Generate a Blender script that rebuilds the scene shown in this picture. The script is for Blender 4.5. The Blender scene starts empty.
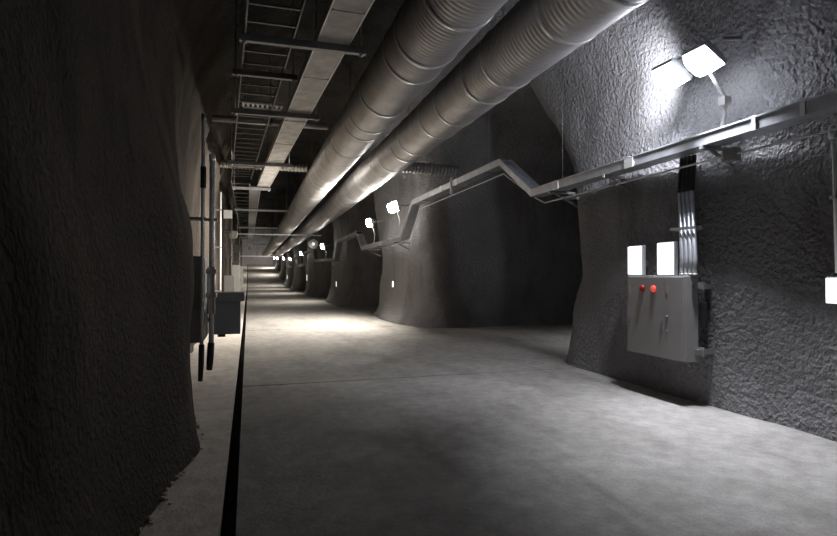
import bpy, math, random
import numpy as np
from mathutils import Matrix, Vector
random.seed(7)
SC = bpy.context.scene
COL = SC.collection
PI = math.pi

# ------------------------------------------------------------------ materials
def mat(name):
    m = bpy.data.materials.new(name); m.use_nodes = True
    nt = m.node_tree
    return m, nt, nt.nodes['Principled BSDF']

def N(nt, kind, **kw):
    n = nt.nodes.new(kind)
    for k, v in kw.items():
        if k in n.inputs: n.inputs[k].default_value = v
        else: setattr(n, k, v)
    return n

def coords(nt, scale=(1, 1, 1)):
    g = nt.nodes.new('ShaderNodeTexCoord')
    mp = nt.nodes.new('ShaderNodeMapping'); mp.inputs['Scale'].default_value = scale
    nt.links.new(g.outputs['Object'], mp.inputs['Vector'])
    return mp.outputs['Vector']

def ramp(nt, fac, stops):
    r = nt.nodes.new('ShaderNodeValToRGB')
    el = r.color_ramp.elements
    while len(el) < len(stops): el.new(0.5)
    for e, (p, c) in zip(el, stops):
        e.position = p; e.color = (*c, 1) if len(c) == 3 else c
    nt.links.new(fac, r.inputs['Fac'])
    return r.outputs['Color']

def noise(nt, vec, scale, detail=4, rough=0.55):
    n = N(nt, 'ShaderNodeTexNoise', Scale=scale, Detail=detail, Roughness=rough)
    nt.links.new(vec, n.inputs['Vector'])
    return n.outputs['Fac']

def mixc(nt, fac, a, b, mode='MIX'):
    m = nt.nodes.new('ShaderNodeMix'); m.data_type = 'RGBA'; m.blend_type = mode
    if isinstance(fac, float): m.inputs[0].default_value = fac
    else: nt.links.new(fac, m.inputs[0])
    for s, v in ((6, a), (7, b)):
        if isinstance(v, tuple): m.inputs[s].default_value = (*v, 1)
        else: nt.links.new(v, m.inputs[s])
    return m.outputs[2]

def math_(nt, op, a, b):
    m = nt.nodes.new('ShaderNodeMath'); m.operation = op
    for i, v in enumerate((a, b)):
        if isinstance(v, (int, float)): m.inputs[i].default_value = v
        else: nt.links.new(v, m.inputs[i])
    return m.outputs[0]

def bump(nt, bsdf, h, strength=1.0, dist=0.03):
    b = N(nt, 'ShaderNodeBump', Strength=strength, Distance=dist)
    nt.links.new(h, b.inputs['Height'])
    nt.links.new(b.outputs['Normal'], bsdf.inputs['Normal'])

def shotcrete(name, lo, hi, tint, grain=11.0, depth=0.035, rough=0.62, spec=0.4):
    m, nt, b = mat(name)
    v = coords(nt)
    big = noise(nt, v, 0.55, 4)
    c = ramp(nt, big, [(0.3, lo), (0.7, hi)])
    st = noise(nt, coords(nt, (1, 1, 0.35)), 1.1, 5, 0.65)
    sf = ramp(nt, st, [(0.5, (0, 0, 0)), (0.72, (1, 1, 1))])
    c = mixc(nt, sf, c, tint)
    fine = noise(nt, v, 38, 3)
    c = mixc(nt, 0.35, c, ramp(nt, fine, [(0.3, (0.35, 0.35, 0.35)), (0.7, (1.4, 1.4, 1.4))]), 'MULTIPLY')
    nt.links.new(c, b.inputs['Base Color'])
    b.inputs['Roughness'].default_value = rough
    b.inputs['Specular IOR Level'].default_value = spec
    w = noise(nt, v, grain, 2, 0.5)
    vo = N(nt, 'ShaderNodeTexVoronoi', Scale=grain * 1.15); vo.feature = 'SMOOTH_F1'
    wv = nt.nodes.new('ShaderNodeVectorMath'); wv.operation = 'ADD'
    nz = N(nt, 'ShaderNodeTexNoise', Scale=grain * 0.8)
    nt.links.new(v, nz.inputs['Vector'])
    sc = nt.nodes.new('ShaderNodeVectorMath'); sc.operation = 'SCALE'; sc.inputs['Scale'].default_value = 0.12
    nt.links.new(nz.outputs['Color'], sc.inputs[0])
    nt.links.new(v, wv.inputs[0]); nt.links.new(sc.outputs[0], wv.inputs[1])
    nt.links.new(wv.outputs[0], vo.inputs['Vector'])
    h = math_(nt, 'ADD', math_(nt, 'MULTIPLY', vo.outputs['Distance'], -0.9), math_(nt, 'MULTIPLY', w, 1.1))
    bump(nt, b, h, 1.0, depth)
    return m

M = {}
M['rock'] = shotcrete('sprayed_concrete', (0.175, 0.172, 0.176), (0.26, 0.255, 0.26), (0.115, 0.108, 0.105), 17, 0.032)
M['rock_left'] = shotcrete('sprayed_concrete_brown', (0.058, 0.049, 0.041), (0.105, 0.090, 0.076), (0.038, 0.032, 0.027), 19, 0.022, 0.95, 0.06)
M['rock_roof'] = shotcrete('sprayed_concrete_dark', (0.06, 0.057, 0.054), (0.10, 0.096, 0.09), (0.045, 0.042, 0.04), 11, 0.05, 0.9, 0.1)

def concrete(name, lo, hi, stain, rough=0.6):
    m, nt, b = mat(name)
    v = coords(nt)
    c = ramp(nt, noise(nt, v, 0.7, 6, 0.62), [(0.3, lo), (0.72, hi)])
    s1 = ramp(nt, noise(nt, coords(nt, (1.6, 0.35, 1)), 0.9, 5, 0.6), [(0.52, (0, 0, 0)), (0.75, (1, 1, 1))])
    c = mixc(nt, s1, c, stain)
    s2 = ramp(nt, noise(nt, v, 5.5, 5, 0.7), [(0.35, (0.72, 0.71, 0.7)), (0.65, (1.18, 1.18, 1.18))])
    c = mixc(nt, 0.7, c, s2, 'MULTIPLY')
    sp = ramp(nt, noise(nt, v, 60, 2), [(0.3, (0.75, 0.75, 0.75)), (0.6, (1.08, 1.08, 1.08))])
    c = mixc(nt, 0.6, c, sp, 'MULTIPLY')
    nt.links.new(c, b.inputs['Base Color'])
    r = ramp(nt, noise(nt, v, 1.3, 4), [(0.3, (rough - .12,) * 3), (0.7, (rough + .12,) * 3)])
    nt.links.new(r, b.inputs['Roughness'])
    b.inputs['Specular IOR Level'].default_value = 0.2
    bump(nt, b, noise(nt, v, 22, 6, 0.65), 0.6, 0.012)
    return m
M['floor'] = concrete('floor_concrete', (0.27, 0.258, 0.24), (0.39, 0.373, 0.352), (0.205, 0.193, 0.177), 0.8)
M['kerb'] = concrete('walkway_concrete', (0.62, 0.575, 0.52), (0.76, 0.71, 0.65), (0.48, 0.445, 0.40), 0.75)
M['gutter'] = concrete('gutter_concrete', (0.05, 0.047, 0.043), (0.08, 0.075, 0.07), (0.04, 0.038, 0.035), 0.8)

def metal(name, col, rough=0.4, metallic=1.0, var=0.25, scale=6.0):
    m, nt, b = mat(name)
    v = coords(nt)
    lo = tuple(x * (1 - var) for x in col); hi = tuple(min(1, x * (1 + var)) for x in col)
    c = ramp(nt, noise(nt, v, scale, 4, 0.6), [(0.3, lo), (0.7, hi)])
    nt.links.new(c, b.inputs['Base Color'])
    b.inputs['Metallic'].default_value = metallic
    r = ramp(nt, noise(nt, v, scale * 2.2, 3), [(0.3, (rough - .07,) * 3), (0.7, (rough + .09,) * 3)])
    nt.links.new(r, b.inputs['Roughness'])
    return m
M['duct'] = metal('galvanised_duct', (0.58, 0.565, 0.56), 0.46, 0.6, 0.16, 2.5)
M['band'] = metal('galvanised_band', (0.72, 0.71, 0.70), 0.42, 0.5, 0.1, 9)
M['tray'] = metal('galvanised_tray', (0.55, 0.57, 0.61), 0.42, 0.75, 0.12, 7)
M['steel'] = metal('zinc_steel', (0.30, 0.295, 0.29), 0.5, 0.5, 0.15, 9)
M['darksteel'] = metal('dull_steel', (0.20, 0.20, 0.20), 0.5, 0.6, 0.15, 9)
M['pipe'] = metal('bright_conduit', (0.82, 0.82, 0.82), 0.4, 0.2, 0.08, 9)
M['rectduct'] = metal('weathered_duct', (0.50, 0.47, 0.44), 0.55, 0.3, 0.28, 4)
M['flex'] = metal('flexible_duct', (0.55, 0.53, 0.51), 0.45, 0.5, 0.12, 5)
M['darkflex'] = metal('dark_flexible_duct', (0.22, 0.21, 0.21), 0.5, 0.4, 0.12, 5)
M['boxgrey'] = metal('painted_grey', (0.27, 0.258, 0.25), 0.48, 0.1, 0.05, 5)
M['boxside'] = M['boxgrey']
M['hood'] = metal('painted_blue_grey', (0.27, 0.27, 0.275), 0.55, 0.0, 0.06, 5)
M['cabinet'] = metal('painted_dark_grey', (0.30, 0.28, 0.25), 0.6, 0.0, 0.08, 5)
M['white'] = metal('painted_white', (0.72, 0.71, 0.68), 0.5, 0.0, 0.05, 5)
M['black'] = metal('black_rubber', (0.018, 0.018, 0.02), 0.55, 0.0, 0.1, 9)
M['lamp_body'] = metal('lamp_housing', (0.45, 0.46, 0.48), 0.45, 0.4, 0.06, 6)

def glow(name, col, strength, base=(0.8, 0.8, 0.8)):
    m, nt, b = mat(name)
    b.inputs['Base Color'].default_value = (*base, 1)
    b.inputs['Emission Color'].default_value = (*col, 1)
    b.inputs['Emission Strength'].default_value = strength
    return m
M['lens_cool'] = glow('lamp_lens_cool', (0.86, 0.90, 1.0), 26)
M['lens_warm'] = glow('lamp_lens_neutral', (1.0, 0.96, 0.90), 125)
M['lens_far'] = glow('lamp_lens_far', (1.0, 0.95, 0.88), 60)
M['lens_dim'] = glow('lamp_lens_dim', (0.86, 0.90, 1.0), 12)
M['panel'] = glow('panel_glow', (0.97, 0.98, 1.0), 2.2)
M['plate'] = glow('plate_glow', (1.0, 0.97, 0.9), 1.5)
M['disc'] = glow('disc_glow', (1.0, 0.97, 0.92), 0.8)
M['red_dark'] = glow('red_lens_unlit', (1, 0.02, 0.02), 0.02, (0.25, 0.01, 0.012))
M['red_lit'] = glow('red_lens_lit', (1, 0.10, 0.06), 0.6, (0.6, 0.05, 0.05))

# ------------------------------------------------------------------ mesh collector
class MB:
    def __init__(s): s.v = []; s.f = []; s.sm = []
    def add(s, v, f, smooth=False):
        o = len(s.v); s.v += [tuple(p) for p in v]
        s.f += [tuple(i + o for i in q) for q in f]; s.sm += [smooth] * len(f)
        return s
    def box(s, lo, hi, mtx=None):
        x0, y0, z0 = lo; x1, y1, z1 = hi
        v = [(x0, y0, z0), (x1, y0, z0), (x1, y1, z0), (x0, y1, z0), (x0, y0, z1), (x1, y0, z1), (x1, y1, z1), (x0, y1, z1)]
        if mtx is not None: v = [tuple(mtx @ Vector(p)) for p in v]
        return s.add(v, [(3, 2, 1, 0), (4, 5, 6, 7), (0, 1, 5, 4), (1, 2, 6, 5), (2, 3, 7, 6), (3, 0, 4, 7)])
    def frame(s, a, b, up=(0, 0, 1)):
        a = Vector(a); b = Vector(b); d = (b - a).normalized(); u = Vector(up)
        if abs(d.dot(u)) > 0.98: u = Vector((1, 0, 0))
        r = d.cross(u).normalized(); u = r.cross(d).normalized()
        m = Matrix((r, d, u)).transposed().to_4x4(); m.translation = a
        return m, (b - a).length
    def bar(s, a, b, w, h, up=(0, 0, 1)):
        m, L = s.frame(a, b, up)
        return s.box((-w / 2, 0, -h / 2), (w / 2, L, h / 2), m)
    def prism(s, a, b, prof, up=(0, 0, 1)):
        # closed profile of (across, up) swept from a to b
        m, L = s.frame(a, b, up); n = len(prof)
        v = [tuple(m @ Vector((p, 0, q))) for p, q in prof] + [tuple(m @ Vector((p, L, q))) for p, q in prof]
        f = [(i, (i + 1) % n, n + (i + 1) % n, n + i) for i in range(n)]
        f += [tuple(range(n - 1, -1, -1)), tuple(range(n, 2 * n))]
        return s.add(v, f)
    def channel(s, a, b, w, h, t=0.006, up=(0, 0, 1)):
        # open-topped U section
        W = w / 2
        return s.prism(a, b, [(-W, h), (-W, 0), (W, 0), (W, h), (W - t, h), (W - t, t), (-W + t, t), (-W + t, h)], up)
    def tube(s, pts, r, seg=10, caps=True):
        pts = [Vector(p) for p in pts]; n = len(pts)
        rr = r if isinstance(r, (list, tuple)) else [r] * n
        v = []; prev = None
        for i, p in enumerate(pts):
            d = (pts[min(i + 1, n - 1)] - pts[max(i - 1, 0)]).normalized()
            if prev is None:
                u = Vector((0, 0, 1)) if abs(d.z) < 0.9 else Vector((1, 0, 0))
            else: u = prev
            u = (u - d * u.dot(d)).normalized(); prev = u; w = d.cross(u)
            for k in range(seg):
                a = 2 * PI * k / seg
                v.append(p + (u * math.cos(a) + w * math.sin(a)) * rr[i])
        f = []
        for i in range(n - 1):
            for k in range(seg):
                k2 = (k + 1) % seg
                f.append((i * seg + k, i * seg + k2, (i + 1) * seg + k2, (i + 1) * seg + k))
        s.add(v, f, True)
        if caps:
            o = len(s.v) - len(v)
            s.f += [tuple(o + k for k in range(seg - 1, -1, -1)), tuple(o + (n - 1) * seg + k for k in range(seg))]
            s.sm += [False, False]
        return s
    def lathe(s, prof, mtx, seg=20):
        # prof: (radius, along z) ; mtx places it
        v = []
        for r, z in prof:
            for k in range(seg):
                a = 2 * PI * k / seg
                v.append(tuple(mtx @ Vector((r * math.cos(a), r * math.sin(a), z))))
        f = []
        for i in range(len(prof) - 1):
            for k in range(seg):
                k2 = (k + 1) % seg
                f.append((i * seg + k, i * seg + k2, (i + 1) * seg + k2, (i + 1) * seg + k))
        f += [tuple(range(seg - 1, -1, -1)), tuple((len(prof) - 1) * seg + k for k in range(seg))]
        return s.add(v, f, True)

ROOT = {}
def obj(name, mb, m, parent=None, bevel=0.0, seg=2):
    me = bpy.data.meshes.new(name)
    off = ROOT.get(parent.name, Vector((0, 0, 0))) if parent else Vector((0, 0, 0))
    me.from_pydata([(x - off.x, y - off.y, z - off.z) for x, y, z in mb.v], [], mb.f)
    me.polygons.foreach_set('use_smooth', mb.sm)
    me.materials.append(M[m] if isinstance(m, str) else m)
    me.update()
    o = bpy.data.objects.new(name, me); COL.objects.link(o)
    if parent:
        o.parent = parent; ROOT[o.name] = off
    if bevel:
        b = o.modifiers.new('Bevel', 'BEVEL'); b.width = bevel; b.segments = seg; b.limit_method = 'ANGLE'
    return o

def thing(name, label, cat, loc, group=None):
    o = bpy.data.objects.new(name, None); COL.objects.link(o)
    o.empty_display_size = 0.1
    o.location = loc; ROOT[o.name] = Vector(loc)
    tag(o, label, cat, group)
    return o

def tag(o, label, cat, group=None):
    o['label'] = label; o['category'] = cat
    if group: o['group'] = group
    return o

def struct(o):
    o['kind'] = 'structure'; return o

def copy_part(o, parent, dloc=(0, 0, 0)):
    c = o.copy(); COL.objects.link(c); c.parent = parent
    c.location = Vector(o.location) + Vector(dloc)
    ROOT[c.name] = ROOT.get(parent.name, Vector((0, 0, 0)))
    return c

# ------------------------------------------------------------------ tunnel shell
def zf(y):                                   # the floor climbs far away
    y = np.asarray(y, float)
    t = np.clip(y - 62, 0, None)
    return 0.100 * np.where(t < 12, t * t / 24, t - 6)

MOUTHS = [(9.0, 15.5), (20.9, 26.1), (32.3, 36.6), (46.2, 50.8), (58.6, 63), (70, 75), (82, 87)]
XLp = ([-9, 2.6, 4.2, 5.4, 6.6, 8.0, 9.5, 12, 20, 40, 140], [-.84, -.80, -.70, -.61, -.70, -.97, -1.06, -1.12, -1.16, -1.12, -1.0])
XRp = ([-9, 9, 12, 15.5, 21, 26, 40, 70, 140], [5.36, 5.36, 5.2, 4.90, 4.66, 4.5, 4.45, 4.4, 4.3])
XL = lambda y: np.interp(y, *XLp)
XR = lambda y: np.interp(y, *XRp)
rng = np.random.RandomState(3)
LAT = rng.rand(64, 64, 64).astype(np.float32)
def vnoise(x, y, z, s, o=0.0):
    x = x / s + o; y = y / s + o * 1.7; z = z / s + o * 2.3
    xi = np.floor(x).astype(int); yi = np.floor(y).astype(int); zi = np.floor(z).astype(int)
    fx, fy, fz = x - xi, y - yi, z - zi
    fx = fx * fx * (3 - 2 * fx); fy = fy * fy * (3 - 2 * fy); fz = fz * fz * (3 - 2 * fz)
    g = lambda a, b, c: LAT[(xi + a) & 63, (yi + b) & 63, (zi + c) & 63]
    l = lambda a, b, t: a + (b - a) * t
    return l(l(l(g(0, 0, 0), g(1, 0, 0), fx), l(g(0, 1, 0), g(1, 1, 0), fx), fy),
             l(l(g(0, 0, 1), g(1, 0, 1), fx), l(g(0, 1, 1), g(1, 1, 1), fx), fy), fz) - 0.5

def smin(a, b, k):
    h = np.clip(k - np.abs(a - b), 0, None) / k
    return np.minimum(a, b) - h * h * k * 0.25

def field(x, y, z):
    xl, xr = XL(y), XR(y)
    lean = np.clip((z - 1.6) / 2.6, 0, 1) * np.clip((7.6 - y) / 1.5, 0, 1)
    xl = xl - 0.38 * lean
    hw = (xr - xl) / 2; cx = (xr + xl) / 2; p = 2.6
    u = np.abs(x - cx) / hw; w = np.clip(z - 3.2, 0, None) / 3.5
    m = ((u ** p + w ** p) ** (1 / p) - 1) * hw
    side = 50.0
    for i, (a, b) in enumerate(MOUTHS):
        if y.min() > b + 3 or y.max() < a - 3: continue
        hb = (b - a) / 2; yc = (a + b) / 2 + 0.03 * (x - 5)
        if i == 0: hb = hb + np.where(y < yc, 0.5 * np.exp(-((z - 2.0) / 1.1) ** 2) - 0.35 * np.clip((z - 3.2) / 1.2, 0, 1), 0)
        u = np.abs(y - yc) / hb; w = np.clip(z - 3.2, 0, None) / 3.0
        s = ((u ** 2.1 + w ** 2.1) ** (1 / 2.1) - 1) * hb
        s = np.maximum(s, np.maximum(2.5 - x, x - (11.2 if i == 0 else 9.5)))
        side = np.minimum(side, s)
    f = smin(m, side, 0.9)
    far = np.clip((y - 9) / 4, 0, 1) * (x > 1)
    near = np.clip((7.5 - y) / 2, 0, 1) * (x < 1)
    f = f + (0.06 + 0.26 * far + 0.13 * near) * np.exp(-np.clip(z, 0, None) / 0.42)
    f = f + 0.30 * vnoise(x, y, z, 2.3, 3.1) + 0.13 * vnoise(x, y, z, 0.9, 7.7) + 0.05 * vnoise(x, y, z, 0.33, 1.3)
    return np.maximum(f, np.maximum(-7.5 - y, y - 98))

def shell():
    xs = np.arange(-2.2, 12.0, 0.13)
    ys = [-8.0]
    while ys[-1] < 99:
        y = ys[-1]
        ys.append(y + (0.13 if y < 23 else min(0.13 + (y - 23) * 0.018, 0.6)))
    ys = np.array(ys)
    zs = np.arange(-0.45, 7.3, 0.13)
    F = np.empty((len(xs), len(ys), len(zs)), np.float32)
    for j0 in range(0, len(ys), 40):
        yy = ys[j0:j0 + 40]
        X, Y, Z = np.meshgrid(xs, yy, zs, indexing='ij')
        F[:, j0:j0 + 40, :] = field(X, Y, Z)
    S = F < 0
    nx, ny, nz = F.shape
    acc = np.zeros((nx - 1, ny - 1, nz - 1, 3)); cnt = np.zeros((nx - 1, ny - 1, nz - 1))
    G = [xs, ys, zs]
    quads = []
    for ax in range(3):
        sl0 = [slice(None)] * 3; sl1 = [slice(None)] * 3
        sl0[ax] = slice(0, -1); sl1[ax] = slice(1, None)
        A, B = F[tuple(sl0)], F[tuple(sl1)]
        cr = (A < 0) != (B < 0)
        idx = np.argwhere(cr)
        a = A[cr]; b = B[cr]; t = a / (a - b)
        P = np.stack([G[d][idx[:, d]] for d in range(3)], 1).astype(float)
        P[:, ax] = G[ax][idx[:, ax]] * (1 - t) + G[ax][idx[:, ax] + 1] * t
        o1, o2 = [(1, 2), (2, 0), (0, 1)][ax]
        ok = np.ones(len(idx), bool)
        cells = []
        for d1, d2 in ((-1, -1), (0, -1), (0, 0), (-1, 0)):
            c = idx.copy(); c[:, o1] += d1; c[:, o2] += d2
            v = np.all((c >= 0) & (c < np.array([nx - 1, ny - 1, nz - 1])), axis=1)
            np.add.at(acc, tuple(c[v].T), P[v]); np.add.at(cnt, tuple(c[v].T), 1)
            ok &= v; cells.append(c)
        q = np.stack([np.ravel_multi_index(np.clip(c, 0, None).T, (nx - 1, ny - 1, nz - 1), mode='clip') for c in cells], 1)
        flip = a < 0                        # empty space on the low side
        q[flip] = q[flip][:, ::-1]
        quads.append(q[ok])
    used = cnt.ravel() > 0
    V = acc.reshape(-1, 3)[used] / cnt.ravel()[used][:, None]
    remap = -np.ones(used.size, int); remap[used] = np.arange(used.sum())
    Q = remap[np.concatenate(quads)]
    V[:, 2] += zf(V[:, 1])
    # vertex normals over the whole shell, so the seams between wall and ceiling stay smooth
    n = np.cross(V[Q[:, 2]] - V[Q[:, 0]], V[Q[:, 3]] - V[Q[:, 1]])
    VN = np.zeros_like(V)
    for k in range(4): np.add.at(VN, Q[:, k], n)
    VN /= np.linalg.norm(VN, axis=1)[:, None] + 1e-12
    c = V[Q].mean(1); zz = c[:, 2] - zf(c[:, 1])
    cx = (XL(c[:, 1]) + XR(c[:, 1])) / 2
    back = c[:, 1] < -7.3; end = c[:, 1] > 97.5
    uu = (c[:, 0] - cx) / ((XR(c[:, 1]) - XL(c[:, 1])) / 2)
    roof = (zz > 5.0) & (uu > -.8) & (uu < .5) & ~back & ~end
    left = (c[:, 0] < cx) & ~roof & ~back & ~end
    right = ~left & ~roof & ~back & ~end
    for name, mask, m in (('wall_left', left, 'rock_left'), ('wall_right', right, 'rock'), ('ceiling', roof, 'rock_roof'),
                          ('wall_back', back, 'rock'), ('wall_end', end, 'rock')):
        q = Q[mask]; ids = np.unique(q); r = -np.ones(len(V), int); r[ids] = np.arange(len(ids))
        me = bpy.data.meshes.new(name)
        me.from_pydata(V[ids].tolist(), [], r[q].tolist())
        me.polygons.foreach_set('use_smooth', [True] * len(q))
        me.materials.append(M[m]); me.update()
        me.normals_split_custom_set_from_vertices(VN[ids].tolist())
        o = bpy.data.objects.new(name, me); COL.objects.link(o); struct(o)
shell()

# floor slabs, walkway strip, gutter
def slab(mb, x0, x1, y0, y1, step=1.0, thick=0.12):
    n = max(1, int(math.ceil((y1 - y0) / step)))
    ys = [y0 + (y1 - y0) * i / n for i in range(n + 1)]
    v = []
    for y in ys:
        z = float(zf(y))
        v += [(x0, y, z), (x1, y, z), (x1, y, z - thick), (x0, y, z - thick)]
    f = []
    for i in range(n):
        a = 4 * i; b = a + 4
        f += [(a, a + 1, b + 1, b), (a + 1, a + 2, b + 2, b + 1), (a + 2, a + 3, b + 3, b + 2), (a + 3, a, b, b + 3)]
    f += [(0, 3, 2, 1), (4 * n, 4 * n + 1, 4 * n + 2, 4 * n + 3)]
    mb.add(v, f)
fl = MB(); ys = [-8.2, 0.25] + [8.25 + 8 * i for i in range(11)] + [99]
for a, b in zip(ys[:-1], ys[1:]): slab(fl, -0.07, 12, a + 0.022, b - 0.022, 20 if b < 60 else 1)
n0 = len(fl.v)
slab(fl, -0.07, 12, -8.2, 99, 1, 0.2)
for i in range(n0, len(fl.v)):
    x, y, z = fl.v[i]; fl.v[i] = (x, y, z - 0.035)
struct(obj('floor', fl, 'floor'))
wk = MB(); slab(wk, -2.0, -0.17, -8.2, 99, 1, 0.12)
o = struct(obj('trim_1', wk, 'kerb'))
gt = MB(); slab(gt, -0.2, 0.0, -8.2, 99, 1, 0.05)
for i, (x, y, z) in enumerate(gt.v): gt.v[i] = (x, y, z - 0.24)
struct(obj('trim_2', gt, 'gutter'))

# ------------------------------------------------------------------ round ducts
RD = 0.445
def duct_z(y): return float(np.interp(y, [-8, 6, 16, 27, 40, 75, 92], [4.72, 4.70, 4.65, 4.50, 4.33, 4.08, 4.35]))
DY = np.arange(-7.3, 26, 0.02).tolist() + np.arange(26, 60, 0.12).tolist() + np.arange(60, 79, 1.0).tolist()
def round_duct(xf, label, bands):
    t = thing('round_duct', label, 'duct', (xf(0), 0, duct_z(0)), 'round ventilation ducts')
    pts = [(xf(y), y, duct_z(y)) for y in DY]
    rr = [RD + (0.0055 * math.cos(2 * PI * y / 0.08) if y < 26 else 0.004 * (i % 2)) for i, y in enumerate(DY)]
    mb = MB().tube(pts, rr, 40)
    obj('duct_wall', mb, 'duct', t)
    for y in bands:
        b = MB(); c = lambda q: (xf(q), q, duct_z(q))
        b.tube([c(y - .04), c(y - .03), c(y + .03), c(y + .04)], [RD + .004, RD + .015, RD + .015, RD + .004], 40, False)
        obj('joint_band', b, 'band', t)
    for y in (4.6, 12.6, 20.6, 28.6):
        hb = MB()
        hb.tube([(xf(y), y, duct_z(y) + RD - .02), (xf(y), y, 6.45)], 0.012, 8)
        hb.tube([(xf(y), y - .02, duct_z(y)), (xf(y), y + .02, duct_z(y))], RD + .016, 40, False)
        obj('hanger_rod', hb, 'darksteel', t)
    return t
x1 = lambda y: float(np.interp(y, [-8, 6, 75, 125], [2.20, 2.21, 2.24, 2.2]))
x2 = lambda y: float(np.interp(y, [-8, 6, 25, 125], [3.55, 3.56, 3.66, 3.6]))
b1 = []; y = 2.2; k = 0
while y < 40: b1.append(y); y += (1.15, 0.62, 1.7)[k % 3]; k += 1
b2 = []; y = 2.6; k = 0
while y < 40: b2.append(y); y += (0.75, 1.35, 0.95, 1.6)[k % 4]; k += 1
round_duct(x1, 'large ribbed galvanised round duct running overhead beside the flat rectangular duct', b1)
round_duct(x2, 'large ribbed galvanised round duct running overhead on the side of the bright wall lamps', b2)

# dark flexible branch behind the right duct
t = thing('branch_duct', 'short dark corrugated flexible duct leaving the round duct into the side tunnel', 'duct', (4.0, 15.0, 4.6))
pts = [(3.75 + 0.02 * i, 15.0 - 0.0005 * i, 4.58 - 0.0006 * i) for i in range(100)]
obj('hose', MB().tube(pts, [0.15 + 0.012 * math.cos(i * 1.25) for i in range(100)], 20), 'darkflex', t)
obj('clamp', MB().tube([(4.9, 14.975, 4.545), (4.96, 14.97, 4.543)], 0.175, 20), 'steel', t)
obj('hanger_rod', MB().tube([(4.93, 14.97, 4.7), (4.93, 14.97, 5.4)], 0.01, 8), 'darksteel', t)

# ------------------------------------------------------------------ flat rectangular duct
cxr = lambda y: 1.06 - 0.043 * (y - 6)
t = thing('rectangular_duct', 'flat pale rectangular metal duct hanging overhead left of the two round ducts', 'duct', (cxr(6), 6, 4.5))
mb = MB(); Y0, Y1, W = -6.5, 19.4, 0.385
mb.bar((cxr(Y0), Y0, 4.59), (cxr(Y1), Y1, 4.59), W, 0.175)
obj('casing', mb, 'rectduct', t, 0.006)
for y in (1.0, 4.2, 6.15, 8.4, 10.9, 12.9, 14.8, 16.9, 18.6):
    b = MB(); a = (cxr(y - .018), y - .018, 4.59); c = (cxr(y + .018), y + .018, 4.59)
    b.bar(a, c, W + 0.012, 0.188)
    for s in (-1, 1):
        b.box((cxr(y) + s * (W / 2 - .02) - .012, y - .05, 4.484), (cxr(y) + s * (W / 2 - .02) + .012, y + .05, 4.5))
    obj('joint_flange', b, 'rectduct', t)
e = MB()
for s in (-1, 1):
    e.bar((cxr(Y0) + s * (W / 2 + .008), Y0, 4.512), (cxr(Y1) + s * (W / 2 + .008), Y1, 4.512), 0.014, 0.03)
obj('edge_strip', e, 'band', t)

# ------------------------------------------------------------------ cable ladders overhead on the left
xl_ = lambda y: 0.0 - 0.041 * (y - 6.4)
t = thing('cable_ladder', 'dark overhead cable ladder with rungs running beside the flat rectangular duct', 'cable ladder', (0.3, 6, 4.75))
for dx in (0, 0.62):
    obj('side_rail', MB().bar((xl_(-6) + dx, -6, 4.77), (xl_(19.5) + dx, 19.5, 4.77), 0.022, 0.09), 'darksteel', t, 0.003)
for i in range(50):
    y = -5.0 + i * 0.49
    obj('rung', MB().bar((xl_(y) + .01, y, 4.745), (xl_(y) + .61, y, 4.745), 0.035, 0.022), 'darksteel', t)

t = thing('cable_ladder', 'grey overhead cable ladder continuing into the distance past the end of the flat duct', 'cable ladder', (0.2, 20, 4.5))
for dx in (0.04, 0.40):
    m = 'tray' if dx > .2 else 'steel'
    obj('side_rail', MB().bar((dx, 19.7, 4.57), (dx - .1, 70, 4.45), 0.03, 0.11), m, t, 0.003)
bed = MB().bar((0.22, 19.75, 4.53), (0.12, 70, 4.41), 0.33, 0.01)
obj('tray_bed', bed, 'steel', t)
for i in range(28):
    y = 20.3 + i * 1.2
    obj('rung', MB().bar((-.55, y, 4.70), (0.04, y, 4.70), 0.05, 0.03), 'steel', t)
obj('side_rail', MB().bar((-.55, 19.7, 4.70), (-.6, 55, 4.60), 0.025, 0.09), 'steel', t)

# ------------------------------------------------------------------ trapeze support beams
def wall_x(y, z):                            # where the right wall stands at this spot
    xs = np.arange(3.0, 8, 0.02)
    f = field(xs, np.full_like(xs, y), np.full_like(xs, z - float(zf(y))))
    return float(xs[int(np.argmax(f > 0))])
def roof_z(x, y):
    zs = np.arange(3.4, 7, 0.03)
    f = field(np.full_like(zs, x), np.full_like(zs, y), zs)
    i = int(np.argmax(f > 0))
    return float(zs[i] + 0.06 + zf(y))
def trapeze(y, xa, xb, z, label, m='steel', rods=None, group='support beams under the left cable runs', w=0.075, h=0.085):
    t = thing('support_beam', label, 'support beam', ((xa + xb) / 2, y, z), group)
    # slotted channel lying on its side
    b = MB().prism((xa, y, z), (xb, y, z), [(-w / 2, h), (-w / 2, 0), (w / 2, 0), (w / 2, h), (w / 2 - .02, h), (w / 2 - .02, h - .008), (w / 2 - .006, h - .008), (w / 2 - .006, .006), (-w / 2 + .006, .006), (-w / 2 + .006, h - .008), (-w / 2 + .02, h - .008), (-w / 2 + .02, h)])
    obj('channel', b, m, t)
    for x in (rods or (xa + .06, xb - .06)):
        obj('hanger_rod', MB().tube([(x, y, z - .03), (x, y, roof_z(x, y))], 0.011, 8), 'steel', t)
        nut = MB().lathe([(0.024, 0), (0.024, .022)], Matrix.Translation((x, y, z - .022)), 6)
        obj('nut', nut, 'band', t)
trapeze(7.05, -.11, 1.44, 4.405, 'nearest overhead support beam, crossing under the flat duct at the top of the view')
trapeze(8.95, -.24, .73, 4.63, 'short dark overhead support beam under the cable ladder only, second from the front')
trapeze(10.3, -.29, 1.24, 4.405, 'overhead support beam crossing under the flat duct just before the white cross pipe')
trapeze(15.15, -.48, 1.09, 4.405, 'overhead support beam crossing under the flat duct just before the pale corrugated hose')
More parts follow.
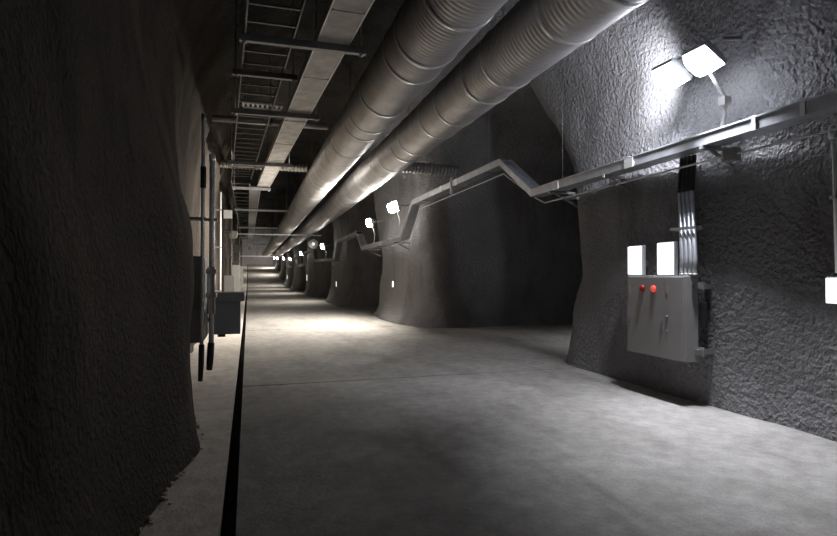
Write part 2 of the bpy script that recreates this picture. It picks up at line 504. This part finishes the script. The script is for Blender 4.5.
trapeze(19.6, -.52, .72, 4.40, 'overhead support beam at the far end of the flat duct')
trapeze(26.5, -.6, 1.75, 4.42, 'first pale overhead beam beyond the end of the flat duct, reaching to the round duct', 'band')
trapeze(36.0, -.6, 1.75, 4.36, 'second pale overhead beam beyond the flat duct, in the distance', 'band')
trapeze(45.0, -.6, 1.7, 4.32, 'third pale overhead beam beyond the flat duct, far down the tunnel', 'band')
trapeze(54.0, -.6, 1.7, 4.25, 'farthest small overhead beam over the cable ladder deep in the tunnel', 'band')
trapeze(34.3, -.72, 4.25, 3.86, 'long thin strut spanning the tunnel below both round ducts', 'band', (-.6, 1.5, 2.9, 4.1), 'struts below the round ducts', .05, .05)
trapeze(70.0, -.95, 4.1, 3.56, 'farther long strut spanning the tunnel below the round ducts near the vanishing point', 'band', (-.6, 1.5, 2.9, 4.0), 'struts below the round ducts', .09, .12)

# cross pipes above the flat duct
t = thing('cross_pipe', 'pale pipe crossing overhead above the flat rectangular duct', 'pipe', (0.5, 12.7, 4.92))
obj('pipe_body', MB().tube([(-.75, 12.7, 4.92), (1.72, 12.7, 4.92)], 0.07, 16), 'band', t)
obj('pipe_collar', MB().tube([(0.42, 12.7, 4.92), (0.5, 12.7, 4.92)], 0.085, 16), 'steel', t)
obj('hanger_rod', MB().tube([(0.46, 12.7, 4.92), (0.46, 12.7, 6.5)], 0.01, 8), 'steel', t)
t = thing('perforated_strip', 'row of short bright slots in a perforated strip above the cable ladder', 'cable tray', (0.2, 11.3, 4.9))
g = MB()
for k, yy in enumerate((11.2, 11.5)):
    g.bar((-.1, yy, 4.87), (.62, yy, 4.87), .03, .02)
for i in range(9): g.bar((-.1 + i * .09, 11.2, 4.88), (-.1 + i * .09, 11.5, 4.88), .045, .01)
obj('slotted_plate', g, 'band', t)
obj('hanger_rod', MB().tube([(-.05, 11.35, 4.87), (-.05, 11.35, 5.9)], 0.01, 8), 'steel', t)
t = thing('flexible_hose', 'pale corrugated hose running from the flat duct across to the round duct', 'duct', (1.2, 18.2, 4.92))
pts = [(-.85 + i * .0157, 18.2, 4.96) for i in range(170)]
obj('hose', MB().tube(pts, [0.115 + 0.014 * math.cos(i * .9) for i in range(170)], 18), 'flex', t)
obj('clamp', MB().tube([(.72, 18.2, 4.96), (.78, 18.2, 4.96)], 0.14, 18), 'band', t)

# ------------------------------------------------------------------ wall cable tray (right)
TP = [(5.06, 2.4, 3.16), (5.0, 9.04, 3.05), (5.0, 10.36, 3.86), (4.55, 15.16, 3.60), (4.5, 16.15, 2.65), (4.28, 21.17, 2.56), (4.28, 22.26, 3.22),
      (4.2, 26.66, 3.13), (4.2, 27.6, 2.28), (4.1, 35.4, 2.38), (4.1, 36.2, 3.1), (4.08, 42, 3.1), (4.08, 42.8, 2.25), (4.05, 47, 2.2), (4.05, 47.7, 2.95), (4.05, 53, 2.95), (4.05, 53.8, 2.2), (4.0, 60, 2.2)]
t = thing('cable_tray', 'long galvanised cable tray stepping up and down along the right wall', 'cable tray', TP[0])
for i, (a, b) in enumerate(zip(TP[:-1], TP[1:])):
    a = Vector(a); b = Vector(b); d = (b - a).normalized()
    vert = abs(d.z) > .4
    up = (0, 0, 1)
    mb = MB().channel(a - d * .02 + Vector((0, 0, -.07)), b + d * .02 + Vector((0, 0, -.07)), 0.25, 0.13, 0.005, up)
    # rolled lips along both top edges
    m, L = mb.frame(a, b, up)
    for s in (-1, 1): mb.box((s * .125 - .012, 0, .05), (s * .125 + .012, L, .062), m)
    obj('tray_section', mb, 'tray', t)
    if not vert:
        cv = MB()
        l0 = .9 if i == 0 else .12
        if L - l0 > .5:
            m2, _ = cv.frame(a, b, up)
            cv.box((-.13, l0 + (.55 if i == 0 else 0), .062), (.13, L - .15, .07), m2)
            obj('cover', cv, 'tray', t)
# couplers and brackets
def on_tray(y):
    for a, b in zip(TP[:-1], TP[1:]):
        if a[1] <= y <= b[1]:
            q = (y - a[1]) / (b[1] - a[1]); return Vector(a).lerp(Vector(b), q), (Vector(b) - Vector(a)).normalized()
for y in (3.9, 4.42, 6.35, 8.2, 12.35, 13.2, 18.4, 24.4, 30.0):
    p, d = on_tray(y); cp = MB()
    m, _ = cp.frame(p, p + d); 
    cp.box((-.137, -.09 if y > 5 else -.025, -.078), (-.125, .09 if y > 5 else .025, .066), m); cp.box((.125, -.09, -.078), (.137, .09, .066), m)
    cp.box((-.137, -.03, .062), (.137, .03, .074), m)
    obj('coupler', cp, 'band', t, .002)
for y in (3.3, 5.1, 6.9, 8.4, 16.9, 18.9, 20.6, 28.2, 30.5):
    p, d = on_tray(y); br = MB()
    xw = float(XR(y)) + .12
    br.box((p.x - .14, y - .022, p.z - .11), (xw, y + .022, p.z - .072))
    br.bar((p.x - .02, y, p.z - .1), (xw, y, p.z - .34), .03, .03)
    obj('bracket', br, 'steel', t)
for y in (12.6, 24.3, 11.0, 14.4):
    p, d = on_tray(y); hr = MB()
    hr.tube([(p.x, y, p.z - .07), (p.x, y, roof_z(p.x, y))], .005, 8)
    hr.box((p.x - .13, y - .02, p.z - .085), (p.x + .13, y + .02, p.z - .055))
    if y == 12.6: hr.box((p.x - .14, y - .05, p.z - .26), (p.x - .1, y + .05, p.z + .16))
    obj('hanger_rod', hr, 'steel', t)
# cables lying in the open near end of the tray
cb = MB()
for k in range(3):
    pts = []
    for i in range(26):
        y = 2.5 + i * .08; p, d = on_tray(y)
        pts.append((p.x - .06 + k * .06 + .015 * math.sin(i * .9 + k), y, p.z + .0 + .05 * abs(math.sin(i * .35 + k * 1.3))))
    cb.tube(pts, .014, 8)
o = obj('cables', cb, 'white', t); o['label'] = 'pale cables bunched in the open end of the tray'

o = obj('hanger_wire', MB().tube([(5.0, 8.17, 3.12), (5.0, 8.17, roof_z(5.0, 8.17) if roof_z(5.0, 8.17) > 3.6 else 4.2)], .004, 8), 'darksteel')
tag(o, 'thin upright hanger rod rising from the cable tray at the side tunnel corner', 'rod')

# thin conduit below the tray
cp = [(5.12, 2.4, 2.92), (5.10, 5.73, 2.90), (5.05, 8.84, 2.85), (5.03, 9.13, 2.97), (5.02, 10.46, 3.64), (4.58, 14.94, 3.39), (4.55, 15.7, 2.62), (4.4, 17.4, 2.46)]
t = thing('thin_conduit', 'thin metal conduit following just under the cable tray on the right wall', 'conduit', cp[0])
obj('pipe_body', MB().tube(cp, .0125, 10), 'pipe', t)
obj('junction_box', MB().box((5.06, 4.80, 2.84), (5.16, 4.96, 2.98)), 'boxgrey', t, .008)
for y, x, z in ((3.3, 5.115, 2.915), (6.9, 5.085, 2.883), (8.2, 5.06, 2.86)):
    obj('pipe_clip', MB().box((x - .02, y - .015, z - .022), (x + .4, y + .015, z + .022)), 'steel', t)
o = thing('drop_conduit', 'upright thin conduit dropping from the thin conduit at the right edge of view', 'conduit', (5.14, 3.78, 2.9))
obj('pipe_body', MB().tube([(5.12, 3.78, 2.91), (5.14, 3.78, 2.75), (5.17, 3.78, 1.6)], .016, 10), 'pipe', o)
obj('pipe_clip', MB().box((5.12, 3.75, 2.28), (5.42, 3.81, 2.31)), 'steel', o)
obj('fitting', MB().tube([(5.12, 3.78, 2.83), (5.12, 3.78, 2.95)], .028, 10), 'band', o)

# ------------------------------------------------------------------ control box on the right wall
t = thing('control_box', 'grey wall control box with two red lights below two glowing panels', 'control box', (5.05, 5.95, 0.53))
bx = MB().box((4.96, 5.42, 0.535), (5.16, 6.47, 1.565))
obj('body', bx, 'boxgrey', t, .008)
d = obj('door', MB().box((4.945, 5.435, 0.55), (4.962, 6.455, 1.55)), 'boxgrey', t, .004)
for yh, z0, z1 in ((5.79, .86, 1.0), (6.40, .92, 1.02)):
    h = MB().box((4.935, yh - .016, z0), (4.947, yh + .016, z1)); h.box((4.926, yh - .008, z0 + .02), (4.937, yh + .008, z1 - .03))
    obj('handle', h, 'darksteel', d, .003)
def dome(c, r, m, name='red_light', h=None):
    mt = Matrix.Translation(c) @ Matrix.Rotation(-PI / 2, 4, 'Y')
    h = h or r * .7
    return obj(name, MB().lathe([(r, 0)] + [(r * math.cos(a), h * math.sin(a)) for a in (.3, .6, .9, 1.2, 1.45)], mt, 16), m, t)
o = dome((4.945, 6.15, 1.40), .05, 'red_dark'); o['label'] = 'dark red unlit indicator lens'
o = dome((4.945, 5.935, 1.40), .045, 'red_lit'); o['label'] = 'lit red indicator lens'
obj('name_plate', MB().box((4.941, 5.68, 1.34), (4.946, 5.72, 1.45)), 'cabinet', t)
obj('name_plate', MB().box((4.941, 6.39, 1.30), (4.946, 6.43, 1.46)), 'cabinet', t)
obj('lock', MB().lathe([(.016, 0), (.016, .012)], Matrix.Translation((4.945, 5.70, 1.06)) @ Matrix.Rotation(-PI / 2, 4, 'Y'), 12), 'darksteel', t)
obj('lock', MB().lathe([(.012, 0), (.012, .01)], Matrix.Translation((4.945, 5.70, 0.88)) @ Matrix.Rotation(-PI / 2, 4, 'Y'), 12), 'darksteel', t)
for z in (0.66, 1.44):
    for y in (5.36, 6.36):
        b = MB().box((5.10, y, z - .03), (5.5, y + .09, z + .03)); b.box((5.155, y - .02, z - .05), (5.175, y + .1, z + .05))
        obj('mounting_bracket', b, 'steel', t)
obj('cable_gland', MB().box((5.17, 5.34, .95), (5.22, 5.42, 1.25)), 'black', t, .01)

# glowing panels over the box and at the right edge
def panel(y0, y1, z0, z1, x, label, depth=.06):
    t = thing('light_panel', label, 'light panel', (x, (y0 + y1) / 2, z0), 'glowing panels on the near right wall')
    obj('housing', MB().box((x, y0 - .012, z0), (x + depth, y1 + .012, z1 + .012)), 'lamp_body', t, .008)
    obj('lit_face', MB().box((x - .012, y0, z0 + .01), (x + .002, y1, z1)), 'panel', t, .004)
    obj('bracket', MB().box((x + depth - .005, (y0 + y1) / 2 - .03, z0 + .12), (5.55, (y0 + y1) / 2 + .03, z0 + .2)), 'steel', t)
panel(6.29, 6.56, 1.572, 1.96, 5.05, 'glowing white panel on the far end of the control box top')
panel(5.70, 5.98, 1.572, 1.98, 5.05, 'glowing white panel on the control box top beside the metal conduits')
panel(3.55, 3.90, 1.31, 1.55, 5.20, 'glowing white panel cut off by the right edge of view', .08)

# conduits from the tray into the box
for k in range(4):
    y = 5.575 - k * .068; lab = ('bundle nearest the glowing panel', 'bundle, second from the glowing panel', 'bundle, third from the glowing panel', 'bundle farthest from the glowing panel')[k]
    t = thing('riser_conduit', 'upright metal conduit above the control box, in the ' + lab, 'conduit', (5.06, y, 1.565), 'conduits above the control box')
    ytop = 5.73 - k * .064
    obj('pipe_body', MB().tube([(5.06, y, 1.568), (5.07, y, 1.75), (5.175, ytop, 2.62)], .026, 14), 'tray', t)
    pts = [Vector((5.175, ytop, 2.60)).lerp(Vector((5.235, ytop + .02, 3.05)), i / 40) for i in range(41)]
    o = obj('sleeve', MB().tube(pts, [.030 + .004 * (i % 2) for i in range(41)], 14), 'black', t); o['label'] = 'black corrugated sleeve'
    obj('locknut', MB().lathe([(.033, 0), (.033, .03)], Matrix.Translation((5.06, y, 1.566)), 6), 'steel', t)
t = thing('conduit_strap', 'short steel strut clamping the upright conduits to the wall', 'bracket', (5.12, 5.6, 2.15))
obj('strut', MB().box((5.16, 5.36, 2.12), (5.20, 5.80, 2.165)), 'steel', t)
obj('strap', MB().box((5.062, 5.38, 2.125), (5.075, 5.78, 2.16)), 'steel', t)
obj('bolt', MB().box((5.2, 5.58, 2.125), (5.5, 5.62, 2.16)), 'steel', t)

# ------------------------------------------------------------------ wall lamps
def beam(t, c, aim, power, col, size=140, blend=1.0, radius=.1):
    l = bpy.data.lights.new('lamp_beam', 'SPOT'); l.energy = power; l.color = col
    l.spot_size = math.radians(size); l.spot_blend = blend; l.shadow_soft_size = radius
    o = bpy.data.objects.new('lamp_beam', l); COL.objects.link(o)
    o.parent = t; o.location = Vector(c) - ROOT[t.name]
    o.rotation_euler = Vector(aim).to_track_quat('-Z', 'Y').to_euler()
def flood(t, c, tilt, yaw, w=.3, h=.3, lens='lens_cool', lensdepth=.09):
    # local: +z is the shining direction
    m = Matrix.Translation(c) @ Matrix.Rotation(yaw, 4, 'Z') @ Matrix.Rotation(-PI / 2 - tilt, 4, 'Y')
    W, H = w / 2, h / 2
    # housing: stepped box with cooling fins on the back
    hb = MB().box((-H - .012, -W - .012, -.06), (H + .012, W + .012, .0), m)
    hb.box((-H + .04, -W + .04, -.1), (H - .04, W - .04, -.06), m)
    for i in range(7):
        q = -W + .05 + i * (w - .1) / 6; hb.box((-H + .03, q - .004, -.13), (H - .03, q + .004, -.09), m)
    ho = obj('lamp_housing', hb, 'lamp_body', t, .006)
    # pillow shaped lens
    n = 8; v = []
    for i in range(n + 1):
        for j in range(n + 1):
            a = -1 + 2 * i / n; b = -1 + 2 * j / n
            z = lensdepth * max(0, (1 - a ** 4)) ** .5 * max(0, (1 - b ** 4)) ** .5
            v.append(tuple(m @ Vector((a * H, b * W, z + .002))))
    f = [(i * (n + 1) + j, (i + 1) * (n + 1) + j, (i + 1) * (n + 1) + j + 1, i * (n + 1) + j + 1) for i in range(n) for j in range(n)]
    obj('lens', MB().add(v, f, True), lens, ho)
    return ho
t = thing('twin_floodlight', 'bright twin floodlight on a bracket above the cable tray, nearest on the right wall', 'floodlight', (4.8, 5.15, 3.1), 'wall lamps')
for y, aim, pw, sz in ((5.53, (.0, .55, -1), 560, 104), (5.02, (-.02, -.28, -1), 1120, 80)):
    flood(t, (4.86, y, 3.98), 1.0, 0, .32, .32, lensdepth=.13)
    beam(t, (4.76, y, 3.84), aim, pw, (.89, .915, 1.0), sz)
beam(t, (4.70, 5.82, 4.02), (.42, .9, .22), 270, (.89, .915, 1.0), 135)  # extra spot without a lamp head, added to brighten the wall beyond
cbx = MB().bar((5.0, 4.88, 4.20), (5.0, 5.78, 4.20), .03, .03)
for y in (5.07, 5.58):
    cbx.bar((5.0, y, 4.20), (5.02, y, 4.06), .03, .02)
obj('crossbar', cbx, 'lamp_body', t)
for ya in (4.92, 5.36): obj('wall_arm', MB().bar((5.0, ya, 4.20), (5.45, ya, 4.25), .035, .035), 'steel', t)
obj('cable_stem', MB().tube([(5.02, 5.10, 3.9), (5.08, 5.06, 3.74), (5.17, 5.03, 3.6), (5.17, 5.03, 3.4), (5.09, 5.0, 3.22)], .02, 10), 'boxgrey', t)
obj('junction_box', MB().box((5.12, 4.98, 3.50), (5.22, 5.08, 3.6)), 'boxgrey', t, .01)

def lamp(loc, label, twin=False, lens='lens_warm', size=.3, yaw=0.25, tilt=.3, power=900):
    x, y, z = loc
    t = thing('wall_lamp', label, 'lamp', loc, 'wall lamps')
    ys = (y - .22, y + .22) if twin else (y,)
    for q in ys:
        flood(t, (x, q, z), tilt, yaw, size, size, lens)
        beam(t, (x - .16, q - .04, z - .12), (-1, (.08 if y < 18 else -.12 if y < 25 else .1) if y < 90 else 1.1, -.58), power, (1.0, .93, .83), 152 if y < 25 else 166)
    xw = float(XR(y)) + .1
    a = MB().bar((x + .09, y, z + .03), (xw, y, z + .1), .04, .04)
    if twin: a.bar((x + .1, y - .3, z + .03), (x + .1, y + .3, z + .03), .03, .03)
    obj('wall_arm', a, 'steel', t)
    obj('cable_stem', MB().tube([(x + .12, y, z - .1), (x + .2, y, z - .4), (x + .15, y, on_tray(y)[0].z if y < 60 else z - .9)], .016, 8), 'cabinet', t)
    return t
lamp((4.32, 16.85, 3.65), 'large glaring lamp on the first pillar of the right wall, above the tray dip', True, power=1600)
lamp((4.12, 19.5, 3.38), 'smaller glaring lamp at the far corner of the first pillar, on a dark post')
lamp((4.0, 31.6, 3.1), 'bright lamp on the second pillar, right of the round grey disc', False, 'lens_far')
lamp((4.0, 45.0, 3.15), 'bright lamp on the third pillar down the right wall', False, 'lens_far')
lamp((4.0, 57.3, 3.0), 'small bright lamp on the fourth pillar down the right wall', False, 'lens_far')
lamp((3.95, 67.0, 3.3), 'tiny lamp far down the right wall, third before the end of the tunnel', False, 'lens_far')
lamp((3.95, 81.0, 3.7), 'tiny lamp far down the right wall, second before the end of the tunnel', False, 'lens_far', power=1200)

for x, y, z, lab, pw in ((3.95, 91.0, 4.0, 'farthest tiny lamp at the end of the right wall', 1300),):
    lamp((x, y, z), lab, False, 'lens_far', power=pw)
t = thing('wall_lamp', 'lamp inside the near side tunnel, round the corner of the right wall', 'lamp', (8.6, 9.5, 3.5), 'wall lamps')
flood(t, (8.6, 9.5, 3.5), .9, -PI / 2, .3, .3, 'lens_dim')
beam(t, (8.6, 9.68, 3.4), (-.08, .22, -1), 300, (.89, .915, 1.0), 100)
obj('wall_arm', MB().bar((8.6, 9.42, 3.52), (8.6, 8.7, 3.6), .04, .04), 'steel', t)
# round disc below the ducts
t = thing('round_lamp', 'round grey disc with a bright centre hanging below the round duct', 'lamp', (3.62, 32.9, 3.29))
mt = Matrix.Translation((3.62, 32.9, 3.29)) @ Matrix.Rotation(PI / 2, 4, 'X')
obj('dish', MB().lathe([(.10, -.1), (.27, -.06), (.28, 0), (.25, .02), (.10, -.02)], mt, 28), 'boxgrey', t)
obj('bulb', MB().lathe([(.09, -.02), (.08, .03), (.04, .05)], mt, 16), 'disc', t)
obj('hanger_rod', MB().tube([(3.62, 32.96, 3.4), (3.62, 32.96, 3.985)], .014, 8), 'steel', t)

# small glowing plates on the pillars
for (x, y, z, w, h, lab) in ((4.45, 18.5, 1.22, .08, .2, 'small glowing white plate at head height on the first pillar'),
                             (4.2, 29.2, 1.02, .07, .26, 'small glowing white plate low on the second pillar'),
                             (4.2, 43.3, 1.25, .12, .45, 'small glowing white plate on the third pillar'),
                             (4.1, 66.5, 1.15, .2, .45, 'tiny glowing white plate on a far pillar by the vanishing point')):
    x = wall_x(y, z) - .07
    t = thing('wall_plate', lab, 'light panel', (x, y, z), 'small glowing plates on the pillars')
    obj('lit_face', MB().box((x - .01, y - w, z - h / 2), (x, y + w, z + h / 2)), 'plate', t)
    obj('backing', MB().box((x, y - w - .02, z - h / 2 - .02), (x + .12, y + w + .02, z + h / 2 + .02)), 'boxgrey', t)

# ------------------------------------------------------------------ left wall equipment
t = thing('wall_cabinet', 'dark grey upright cabinet seen edge-on on the left wall', 'cabinet', (-.68, 8.3, .66))
obj('body', MB().box((-.81, 8.05, .66), (-.585, 8.75, 1.83)), 'cabinet', t, .008)
obj('door', MB().box((-.585, 8.07, .69), (-.565, 8.73, 1.80)), 'cabinet', t, .004)
for z in (.72, 1.07, 1.55):
    obj('mounting_strut', MB().box((-1.15, 8.01, z - .022), (-.60, 8.055, z + .022)), 'steel', t)
obj('hinge', MB().tube([(-.575, 8.06, .95), (-.575, 8.06, 1.15)], .014, 8), 'steel', t)
obj('hinge', MB().tube([(-.575, 8.06, 1.5), (-.575, 8.06, 1.65)], .014, 8), 'steel', t)

t = thing('upright_pipe', 'taller upright bright pipe on the left wall with a black lower end', 'pipe', (-.57, 7.85, .6), 'upright pipes on the left wall')
obj('pipe_body', MB().tube([(-.585, 7.85, .62), (-.57, 7.85, 3.66)], .024, 12), 'pipe', t)
obj('pipe_cap', MB().tube([(-.57, 7.85, 3.62), (-.57, 7.85, 3.70)], .03, 12), 'steel', t)
o = obj('sleeve', MB().tube([(-.585, 7.85, .66), (-.59, 7.85, .4), (-.60, 7.87, .18)], [.036, .036, .03], 12), 'black', t); o['label'] = 'black rubber lower end'
o = obj('sleeve', MB().tube([(-.572, 7.85, 2.72), (-.57, 7.85, 3.0)], .036, 12), 'black', t)
obj('pipe_clip', MB().box((-1.1, 7.83, 2.30), (-.54, 7.87, 2.335)), 'steel', t)
t = thing('upright_pipe', 'shorter thicker upright bright pipe on the left wall with clamps', 'pipe', (-.47, 8.0, .5), 'upright pipes on the left wall')
obj('pipe_body', MB().tube([(-.475, 8.0, .62), (-.47, 8.0, 3.12)], .034, 12), 'pipe', t)
obj('pipe_cap', MB().tube([(-.47, 8.0, 3.10), (-.47, 8.0, 3.20)], .042, 12), 'band', t)
o = obj('sleeve', MB().tube([(-.475, 8.0, .66), (-.49, 8.0, .42), (-.5, 8.02, .30)], [.045, .045, .038], 12), 'black', t); o['label'] = 'black rubber lower end'
for z in (1.62, 1.3):
    cm = MB().box((-.545, 7.955, z - .03), (-.405, 8.05, z + .03)); cm.tube([(-.53, 7.95, z), (-.53, 7.92, z)], .016, 8); cm.tube([(-.42, 7.95, z), (-.42, 7.92, z)], .016, 8)
    obj('clamp', cm, 'band', t, .004)
for dx in (-.035, .035):
    obj('fitting', MB().tube([(-.475 + dx, 7.97, 1.05), (-.475 + dx, 7.97, 1.68)], .016, 8), 'band', t)
obj('pipe_clip', MB().box((-1.1, 7.98, 2.30), (-.40, 8.02, 2.335)), 'steel', t)

t = thing('hooded_box', 'blue-grey hooded box jutting out from the left wall over the gutter', 'box', (-.3, 9.2, .66))
obj('body', MB().box((-.57, 8.95, .67), (-.115, 9.5, 1.2)), 'hood', t, .006)
hd = MB().prism((-.55, 9.22, 1.17), (-.055, 9.22, 1.17), [(-.31, 0), (-.31, .075), (-.27, .13), (.27, .13), (.31, .075), (.31, 0)])
obj('hood', hd, 'hood', t, .004)
obj('mounting_arm', MB().box((-1.3, 9.15, .85), (-.5, 9.21, .91)), 'darksteel', t)
obj('mounting_arm', MB().box((-1.3, 9.15, 1.08), (-.5, 9.21, 1.14)), 'darksteel', t)
obj('drain_pipe', MB().tube([(-.40, 9.3, .68), (-.40, 9.3, .6)], .06, 12), 'black', t)

# distant equipment along the left wall
def cab(y, x0, x1, z0, z1, label, m='white', d=.6):
    t = thing('equipment_cabinet', label, 'cabinet', (x0, y, z0), 'distant cabinets on the left wall')
    obj('body', MB().box((x0, y, z0), (x1, y + d, z1)), m, t, .01)
    obj('door', MB().box((x1, y + .04, z0 + .05), (x1 + .02, y + d - .04, z1 - .05)), m, t)
    obj('plinth', MB().box((x0, y - .05, float(zf(y)) - .001), (x1 + .08, y + d + .05, z0)), 'kerb', t)
    obj('handle', MB().box((x1 + .02, y + .1, (z0 + z1) / 2 - .1), (x1 + .035, y + .13, (z0 + z1) / 2 + .1)), 'darksteel', t)
cab(25.0, -.98, -.62, .2, 1.5, 'pale cabinet on a plinth on the left, first beyond the hooded box', 'boxgrey')
cab(36.0, -.96, -.5, .25, 2.1, 'tall white cabinet on a plinth farther along the left wall')
cab(50.0, -.95, -.45, .3, 2.2, 'small distant white cabinet at the end of the left wall')
for x, y, z1, lab in ((-.80, 29.0, 4.3, 'slim pale upright conduit on the left wall between the distant cabinets'), (-.86, 19.0, 4.2, 'slim upright conduit on the left wall behind the hooded box'), (-.62, 43.0, 4.2, 'far slim upright conduit beside the tall white cabinet')):
    t = thing('wall_conduit', lab, 'conduit', (x, y, 0), 'slim conduits on the far left wall')
    obj('pipe_body', MB().tube([(x, y, 0), (x, y, z1)], .03, 10), 'pipe', t)
    for z in (1.0, 2.4, 3.6): obj('pipe_clip', MB().box((-1.35, y - .03, z), (x + .04, y + .03, z + .05)), 'steel', t)
for y, z, s, lab in ((24.0, 4.0, .17, 'white junction box high on the left wall beside the cable ladder'), (32.0, 3.7, .2, 'white junction box farther along high on the left wall'), (40.0, 3.3, .22, 'dark junction box lower on the distant left wall')):
    t = thing('junction_box', lab, 'junction box', (-.85, y, z), 'junction boxes on the far left wall')
    obj('body', MB().box((-.98, y, z - s), (-.98 + 2 * s, y + .3, z + s)), 'white' if 'white' in lab else 'cabinet', t, .015)
    obj('lid', MB().box((-.98 + .02, y - .02, z - s + .02), (-.98 + 2 * s - .02, y, z + s - .02)), 'white' if 'white' in lab else 'cabinet', t)
    obj('mounting_arm', MB().box((-1.5, y + .1, z - .03), (-.95, y + .2, z + .03)), 'steel', t)

# loose rubble along the foot of the left wall
rb = MB()
for i in range(70):
    y = random.uniform(3.6, 7.4)
    xs = np.arange(0.5, -2, -0.02); f = field(xs, np.full_like(xs, y), np.full_like(xs, 0.05))
    x = float(xs[int(np.argmax(f > 0))]) + random.uniform(-.01, .09) * random.random()
    r = random.choice((.008, .012, .016, .028))
    mt = Matrix.Translation((x, y, r * .55)) @ Matrix.Rotation(random.uniform(0, 6), 4, 'Z')
    n = 6; pr = [(r * .5, -r * .55), (r * random.uniform(.8, 1.1), -r * .1), (r * random.uniform(.6, .9), r * .4), (r * .25, r * .6)]
    o0 = len(rb.v); rb.lathe(pr, mt, n)
    for k in range(o0, len(rb.v)):
        a, b, c = rb.v[k]; rb.v[k] = (a + random.uniform(-.2, .2) * r, b + random.uniform(-.2, .2) * r, c)
rb.sm = [False] * len(rb.f)
o = obj('rubble', rb, 'kerb'); o['kind'] = 'stuff'
tag(o, 'pale loose crumbs of concrete along the foot of the dark left wall', 'rubble')

# ------------------------------------------------------------------ camera, world, view
cam = bpy.data.cameras.new('camera'); cam.sensor_width = 36; cam.lens = 36 * 558 / 837
co = bpy.data.objects.new('camera', cam); COL.objects.link(co)
co.location = (0, 0, 1.6)
co.rotation_euler = (PI / 2 + math.atan(5 / 558), 0, -math.radians(16.96))
cam.clip_end = 400
SC.camera = co
w = bpy.data.worlds.new('world'); SC.world = w; w.use_nodes = True
w.node_tree.nodes['Background'].inputs[0].default_value = (0.5, 0.5, 0.55, 1)
w.node_tree.nodes['Background'].inputs[1].default_value = 0.002
vs = SC.view_settings
vs.view_transform = 'Standard'; vs.look = 'None'; vs.gamma = 1; vs.use_curve_mapping = False
vs.exposure = 0.0
